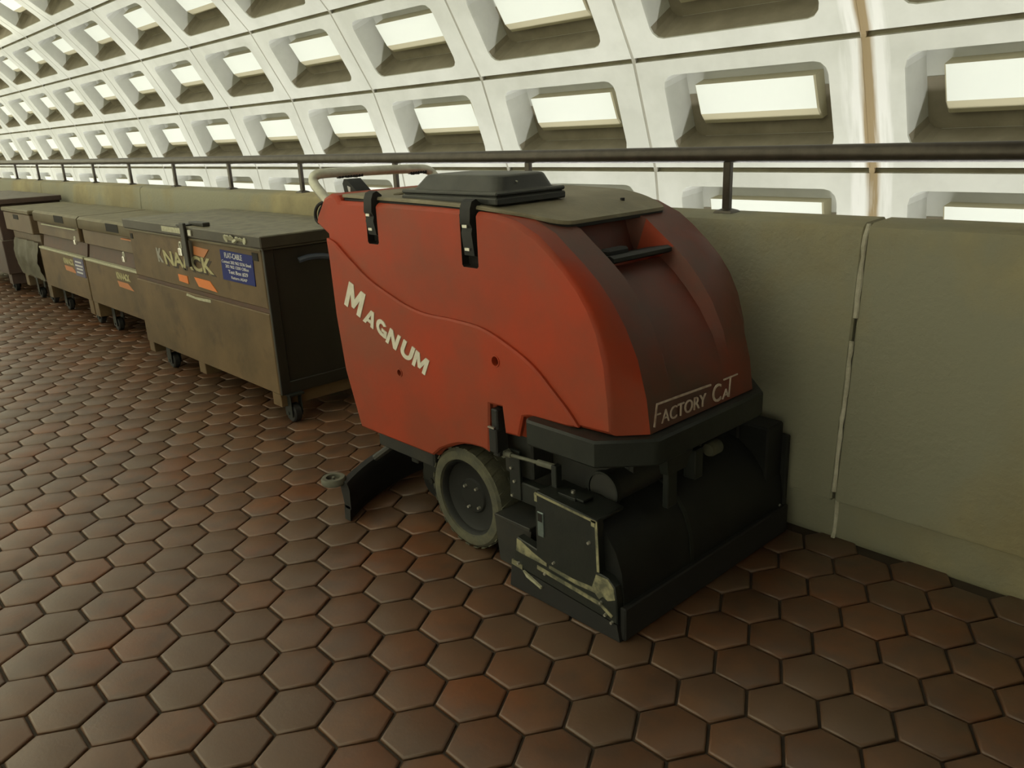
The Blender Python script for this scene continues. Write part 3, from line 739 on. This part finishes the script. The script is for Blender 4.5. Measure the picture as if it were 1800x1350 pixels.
mb = MB(); mb.box(-1.35, -1.30, 2.165, 2.255, .15, .375, .006); mb.box(-1.30, -1.195, 2.165, 2.262, .15, .385, .006); mb.box(-1.47, -1.175, 2.255, 2.275, .05, .34, .004); mb.build('far_end_box', M_BLK, deck)
mb = MB(); mb.cyl((-1.20, 2.24, .10), (-1.178, 2.24, .10), .006, seg=8); mb.build('end_bolt', M_STEEL, deck)
mb = MB(); mb.cyl((-1.335, 1.540, .352), (-1.335, 1.76, .352), .047, seg=28)
mt = mb.build('brush_motor', M_CHAS, deck)
mb = MB(); mb.lathe([(0, .049), (0, .055), (.018, .055), (.018, .049)], (-1.335, 1.537, .352), 'Y', 32); mb.build('motor_band', M_BUMP, mt)
mb = MB(); mb.box(-1.425, -1.335, 1.46, 1.50, .342, .348, .001); mb.box(-1.425, -1.36, 1.455, 1.462, .334, .348, .001); cb = mb.build('motor_bracket', M_BUMP, deck)
mb = MB(); mb.cyl((-1.39, 1.48, .347), (-1.39, 1.48, .356), .006, seg=8); mb.build('bracket_bolt', M_STEEL, cb)
mb = MB(); mb.box(-1.215, -1.196, 1.648, 1.692, .30, .43, .003); mb.build('lift_arm', M_BUMP, SCR)
mb = MB(); mb.box(-1.24, -1.20, 1.78, 1.82, .34, .43, .003); mb.build('lift_arm', M_BUMP, SCR)
mb = MB(); mb.lathe([(-.012, .0), (-.012, .018), (.0, .022), (.035, .022), (.04, .018), (.04, .0)], (-1.205, 1.86, .410), 'Y', 18, True); mb.build('lift_knob', M_TYRE, SCR)
# linkage rod and side arms
mb = MB(); mb.cyl((-1.675, 1.485, .388), (-1.640, 1.485, .390), .009, seg=10); mb.cyl((-1.64, 1.485, .390), (-1.52, 1.485, .398), .0055, seg=8); mb.cyl((-1.53, 1.485, .398), (-1.462, 1.485, .402), .0095, seg=10)
mb.cyl((-1.672, 1.478, .388), (-1.672, 1.50, .388), .013, seg=12); mb.build('linkage_rod', M_HANDG, SCR)
mb = MB(); mb.box(-1.672, -1.625, 1.50, 1.512, .24, .40, .002); mb.box(-1.655, -1.47, 1.505, 1.54, .235, .300, .004); mb.box(-1.47, -1.45, 1.475, 1.50, .33, .41, .002)
la = mb.build('deck_lift_plate', M_BUMP, SCR)
for x, z in ((-1.648, .30), (-1.66, .34), (-1.66, .25)):
    mb = MB(); mb.cyl((x, 1.500, z), (x, 1.494, z), .0045, seg=8); mb.build('plate_bolt', M_STEEL, la)
mb = MB(); mb.prism([(-1.705, .175), (-1.69, .035), (-1.60, .030), (-1.555, .10), (-1.545, .185)], XZ, 1.462, 1.60); mb.box(-1.70, -1.545, 1.455, 1.60, .180, .192, .002); mb.build('deck_rear_box', M_CHAS, SCR, label='black box with flat top between wheel and deck')
mb = MB(); mb.box(-1.704, -1.668, 1.452, 1.500, .395, .470, .004); mb.box(-1.700, -1.672, 1.462, 1.500, .38, .53, .004)
bl = mb.build('buckle', M_RUB, SCR)
mb = MB(); mb.box(-1.700, -1.674, 1.448, 1.455, .474, .479); mb.build('buckle_clip', M_STEEL, bl)
mb = MB(); mb.box(-2.42, -2.395, 1.60, 1.63, .215, .275, .003); mb.cyl((-2.41, 1.595, .245), (-2.41, 1.64, .245), .01, seg=8); mb.build('drain_clip', M_BUMP, SCR)
mb = MB(); mb.box(-2.38, -2.05, 1.50, 1.60, .225, .292, .006); mb.build('underside_tray', M_CHAS, SCR)

# ------------------------------------------------------------------ chests
def caster(name, x, y, parent, r=.05, zt=.165, side=-1):
    mb = MB(); mb.lathe([(-.02, .012), (-.02, r-.006), (-.014, r), (.014, r), (.02, r-.006), (.02, .012)], (x, y, r), 'Y', 22, True)
    c = mb.build(name, M_RUB, parent)
    mb = MB(); mb.box(x-.03, x+.035, y-.03, y-.026, r*.7, zt-.01, .001); mb.box(x-.03, x+.035, y+.026, y+.03, r*.7, zt-.01, .001); mb.box(x-.045, x+.05, y-.04, y+.04, zt-.012, zt, .002); mb.cyl((x, y-.034, r), (x, y+.034, r), .009, seg=10)
    mb.build('caster_fork', M_BUMP, c); return c
def swoosh(a, b): return a
J = empty('job_box', (-4.31, 1.96, 0)); tag(J, 'long tan tool chest with dark lid and bright blue sticker beside the scrubber', 'tool chest')
x0, x1, y0, y1 = -5.18, -3.455, 1.655, 2.265
mb = MB(); mb.box(x0, x1, y0, y1, .150, .543, .004); jb = mb.build('lower_body', M_KTAN, J)
mb = MB(); mb.box(x0+.006, x1-.006, y0+.010, y1-.006, .540, .570); mb.build('seam', M_KRED, J)
mb = MB(); mb.box(x0+.006, x1-.004, y0+.002, y1, .566, .842, .004); ub = mb.build('upper_body', M_KTAN, J)
mb = MB(); mb.box(x1-.002, x1+.012, y0+.006, y1-.01, .165, .838, .003); mb.box(x1+.006, x1+.022, y0, y0+.05, .150, .842, .003); mb.box(x1+.006, x1+.02, y0+.02, y1-.02, .150, .21, .003)
sp = mb.build('side_plate', M_KSIDE, J, label='near-black end of the chest')  # end plate coloured near black where the front is tan
mb = MB(); mb.tube(catmull([(x1+.035, 1.82, .775), (x1+.05, 1.88, .785), (x1+.05, 1.98, .77), (x1+.04, 2.06, .71), (x1+.03, 2.08, .64)], 5), .014, 8)
mb.build('side_handle', M_BLUEHOSE, J)
mb = MB(); mb.tube([(x1+.03, 2.10, .62), (x1+.03, 2.13, .55), (x1+.03, 2.14, .42)], .006, 6); mb.cyl((x1+.02, 2.09, .42), (x1+.05, 2.09, .42), .014, seg=10); mb.build('side_rod', M_KDRK, J)
mb = MB(); mb.box(x0-.02, x1+.045, y0-.018, y1+.015, .850, .905, .005); mb.box(x0-.014, x1+.04, y0-.010, y1, .842, .852)
jl = mb.build('lid', M_KDRK, J, label='dark lid with a dusty top')
mb = MB(); mb.box(x0-.012, x1+.02, y0-.013, y0-.004, .836, .846, .002); mb.build('lid_rim', M_KTOP, J)
mb = MB()
for a, b in ((-4.36, -4.13), ): mb.box(a, b-.14, y0-.02, y0+.1, .903, .912, .002); mb.box(a+.05, b, y0+.03, y0+.07, .905, .925, .003)
mb.box(-4.280, -4.228, y0-.034, y0-.017, .70, .925, .003)
hs = mb.build('hasp', M_KSIDE, J)
mb = MB(); mb.box(-4.20, -4.165, y0-.026, y0-.018, .862, .893, .002); mb.build('hasp_plate', M_CHROME, hs)
for a, b in ((x0+.005, x0+.085), (-4.415, -4.33), (x1-.088, x1-.004)):
    mb = MB(); mb.box(a, b, y0+.004, y1-.004, .085, .152, .003); mb.build('skid', M_KTAN, J)
mb = MB(); mb.box(-3.548, -3.490, y0-.001, y0+.02, .787, .823); mb.build('front_socket', M_BLACKHOLE, J)
mb = MB(); mb.box(-5.150, -5.115, y0-.001, y0+.02, .787, .818); mb.build('front_socket', M_BLACKHOLE, J)
for x in (-3.40, -4.96): 
    for y in (1.72, 2.18): caster('caster', x+(-.10 if x > -4 else 0)+(.04 if x > -4 else 0), y, J, .048, .152)
mb = MB(); mb.box(-4.93, -3.47, 1.83, 1.87, .125, .152); mb.build('cross_bar', M_KSIDE, J)
# decals
def front(mb, x0_, x1_, z0_, z1_, y=1.6535, t=.0015): mb.box(x0_, x1_, y-t, y+.001, z0_, z1_)
mb = MB(); mb.prism([(-3.900, .664), (-3.552, .664), (-3.545, .808), (-3.893, .812)], XZ, 1.6535, 1.6575); stk = mb.build('blue_sticker', M_BLUE, J, label='bright blue sticker with white print')
mb = MB()
for t, a, b, z, h, bd in (('FLAT-CABLE', -3.845, -3.655, .776, .026, .01), ('Contact 202 962 5236 Steel', -3.885, -3.570, .750, .015, .008), ('202 962 1200 Office', -3.850, -3.600, .728, .015, .008), ('Test Box #29', -3.825, -3.615, .699, .020, .015), ('Return ASAP', -3.800, -3.630, .676, .014, .008)):
    lettering(mb, t, (a, 1.6533, z), (1, 0, 0), (0, 0, 1), b-a, h, bd, 0, .0012)
mb.build('sticker_print', M_STKW, stk, smooth=0)
mb = MB(); lettering(mb, 'NAACK', (-4.652, 1.6568, .664), (1, 0, 0), (0, 0, 1), .67, .080, .05, -.12, .001); mb.build('letter_shadow', M_LDARK, J, smooth=0)
mb = MB(); lettering(mb, 'NAACK', (-4.665, 1.6563, .674), (1, 0, 0), (0, 0, 1), .66, .080, .03, -.12, .0022); mb.build('logo_lettering', M_CREAM, J, smooth=0, label='worn cream chest lettering')
mb = MB(); lettering(mb, 'K', (-4.765, 1.6563, .680), (1, 0, 0), (0, 0, 1), .095, .080, .06, -.12, .002); mb.build('logo_lettering', M_CREAMG, J, smooth=0, label='faded grey first letter K')
mb = MB(); mb.prism([(-4.485, .597), (-4.360, .592), (-4.365, .634), (-4.490, .634)], XZ, 1.6535, 1.6575); mb.prism([(-4.225, .592), (-4.0, .586), (-4.075, .636), (-4.270, .638)], XZ, 1.6535, 1.6575)
mb.build('orange_decal', M_ORG, J)
mb = MB(); mb.prism([(-4.225, .762), (-4.10, .755), (-4.03, .800), (-4.215, .806)], XZ, 1.6535, 1.6575); mb.build('orange_decal', M_ORGF, J, label='faded orange arrow')
mb = MB(); front(mb, -4.57, -4.30, .866, .894, y=1.6365); mb.build('lid_label', M_TAG, J)
mb = MB(); random.seed(5)
px = -3.76
for k in range(7):
    mb.cyl((px, 1.638, .876+random.uniform(-.006, .006)), (px, 1.6325, .876), .017+random.uniform(-.003, .004), seg=10); px += .033
mb.build('paint_dabs', M_TAG, J, label='row of white paint dabs')
mb = MB(); mb.prism([(-4.42, .522), (-4.25, .515), (-4.10, .520), (-4.10, .535), (-4.30, .528), (-4.41, .536)], XZ, 1.6535, 1.6575); mb.build('torn_label', M_TAG, J)
def padlock(x, y, z, label, s=1.0):
    mb = MB(); mb.box(x-.020*s, x+.020*s, y-.011, y+.009, z-.045*s, z-.004*s, .004)
    o = mb.build('padlock', M_LOCK, None, loc=(x, y, z-.045*s)); tag(o, label, 'padlock', 'padlocks on the tool chests')
    mb = MB(); mb.tube([(x-.013*s, y, z-.006*s)]+[(x+.013*s*math.cos(PI-k*PI/6), y, z+.014*s+.013*s*math.sin(PI-k*PI/6)) for k in range(7)]+[(x+.013*s, y, z-.006*s)], .0042, 8)
    mb.build('shackle', M_CHROME, o)
padlock(-4.325, 1.630, .795, 'shiny padlock hanging left of the black hasp on the nearest chest')

def piano_chest(xl, xr, label, with_sticker, seam, name='job_box'):
    yf, yb = 1.755, 2.26; W = xr-xl
    B = empty(name, ((xl+xr)/2, 2.0, 0)); tag(B, label, 'tool chest', 'tan job chests along the parapet')
    mb = MB(); mb.box(xl, xr, yf, yb, .215, .535, .004); mb.build('lower_body', M_KTAN, B)
    mb = MB(); mb.box(xl+.01, xr-.01, yf-.006, yf+.03, .528, .545, .002); mb.build('ledge', M_TAG, B, label='pale scraped ledge')
    mb = MB(); mb.prism([(yf+.03, .53), (yf+.055, .66), (yb, .66), (yb, .53)], YZ, xl+.012, xr-.012); mb.build('recess_panel', M_KRED, B, label='red-brown recessed strip')
    mb = MB(); mb.box(xl+.012, xr-.012, yf+.02, yb, .648, .755, .004); mb.build('upper_front', M_KTAN2, B)
    mb = MB(); mb.prism([(yf+.005, .757), (yf, .765), (yf, .826), (yf+.02, .842), (yb, .846), (yb, .757)], YZ, xl, xr)
    l = mb.build('lid', M_KTOP, B, label='lid with a dusty top')
    mb = MB(); mb.box(xl+.18*W if seam else xr-.32, xr-.08, yf-.003, yf+.012, .736, .744, .001); mb.build('scraped_glint_edge', M_ORGF if not seam else M_TAG, l)  # strip paints the reflected highlight line along the seam
    mb = MB(); mb.box(xl+.52*W, xl+.72*W, yf-.002, yf+.02, .775, .828); mb.build('latch_recess', M_BLACKHOLE, B)
    mb = MB(); mb.box(xr-.035, xr-.012, yf+.004, yf+.03, .655, .80, .003); mb.build('corner_post', M_KTAN, B)
    mb = MB(); lettering(mb, 'KNAACK', (xl+.55*W, yf-.0002, .455), (1, 0, 0), (0, 0, 1), .27, .048, .05, -.1, .002); mb.build('logo_lettering', M_CREAM, B, smooth=0)
    mb = MB(); mb.prism([(xl+.57*W, .402), (xl+.80*W, .398), (xl+.72*W, .440), (xl+.55*W, .440)], XZ, yf-.002, yf+.002); mb.build('orange_decal', M_ORGF, B)
    if with_sticker:
        mb = MB(); mb.prism([(-6.80, .398), (-6.46, .398), (-6.46, .535), (-6.80, .525)], XZ, yf-.009, yf-.004) if False else mb.box(xr-.26, xr-.02, yf-.004, yf+.001, .385, .525)
        s_ = mb.build('blue_sticker', M_BLUEF, B, label='faded blue sticker')
        mb = MB()
        for q, (a, b, z) in enumerate(((-.22, -.07, .49), (-.23, -.05, .462), (-.21, -.06, .437), (-.22, -.07, .410))): mb.box(xr+a, xr+b, yf-.006, yf-.003, z, z+.012)
        mb.build('sticker_print', M_STKW, s_)
    for a, b in ((xl, xl+.10), (xr-.10, xr)):
        mb = MB(); mb.box(a+.004, b, yf+.003, yb-.003, .105, .217, .004); mb.build('skid', M_KTAN, B)
    for x in (xl+.19, xr-.20):
        for y in (yf+.10, yb-.10): caster('caster', x, y, B, .052, .217)
    return B
piano_chest(-6.56, -5.34, 'tan tool chest with dark latch recess, directly behind the nearest long chest', False, False)
piano_chest(-7.80, -6.585, 'tan tool chest with a faded blue sticker at its lower right corner', True, True)
padlock(-5.60, 1.735, .635, 'small shiny padlock on the chest directly behind the nearest one', .9)
padlock(-6.63, 1.735, .675, 'small padlock above the faded blue sticker', .8)
# fourth and fifth chests
D4 = empty('job_box', (-8.3, 2.0, 0)); tag(D4, 'narrow brown tool chest behind a grey sheet, left of the stickered chest', 'tool chest')
mb = MB(); mb.box(-8.78, -7.86, 1.79, 2.26, .215, .63, .004); mb.build('lower_body', M_KTAN2, D4)
mb = MB(); mb.box(-8.78, -7.86, 1.74, 2.26, .635, .80, .006); mb.build('upper_front', M_KTAN2, D4)
mb = MB(); mb.box(-8.80, -7.85, 1.73, 2.27, .80, .838, .008); mb.build('lid', M_KTOP, D4)
mb = MB(); mb.box(-8.42, -8.25, 1.737, 1.76, .745, .785); mb.build('latch_recess', M_BLACKHOLE, D4)
for a in (-8.75, -7.98):
    mb = MB(); mb.box(a, a+.10, 1.80, 2.25, .105, .217, .003); mb.build('skid', M_KTAN2, D4)
for x in (-8.5, -8.1):
    for y in (1.86, 2.17): caster('caster', x, y, D4, .05, .217)
mb = MB(); random.seed(9)
L = []; nx, nz = 14, 9
grid = [[mb.bm.verts.new((-8.66+.80*i/nx+random.uniform(-.01, .01), 1.765-.030*math.sin(PI*j/nz)+random.uniform(-.007, .007)+.008*math.sin(i*1.3), .250+.315*j/nz-(.03 if j == 0 else 0)*random.random())) for i in range(nx+1)] for j in range(nz+1)]
for j in range(nz):
    for i in range(nx): mb.bm.faces.new((grid[j][i], grid[j][i+1], grid[j+1][i+1], grid[j+1][i]))
r = bmesh.ops.solidify(mb.bm, geom=mb.bm.faces[:], thickness=.006)
o = mb.build('plastic_sheet', M_SHEET, None, loc=(-8.26, 1.74, .25), smooth=60); tag(o, 'crumpled grey sheet hung over the lower front of the narrow brown chest', 'sheet')
D5 = empty('job_box', (-9.9, 2.0, 0)); tag(D5, 'dark maroon tool chest cut off by the left edge of the picture', 'tool chest')
mb = MB(); mb.box(-10.9, -8.90, 1.70, 2.27, .20, .52, .005); mb.build('lower_body', M_MAROON, D5)
mb = MB(); mb.box(-10.88, -8.92, 1.715, 2.27, .52, .85, .005); mb.build('upper_front', M_MAROON, D5)
mb = MB(); mb.box(-10.92, -8.88, 1.68, 2.28, .85, .90, .006); mb.build('lid', M_MAROON, D5)
for a in (-10.85, -9.05):
    mb = MB(); mb.box(a, a+.12, 1.72, 2.25, .10, .202, .003); mb.build('skid', M_MAROON, D5)
for x in (-10.6, -9.2):
    for y in (1.80, 2.17): caster('caster', x, y, D5, .05, .202)
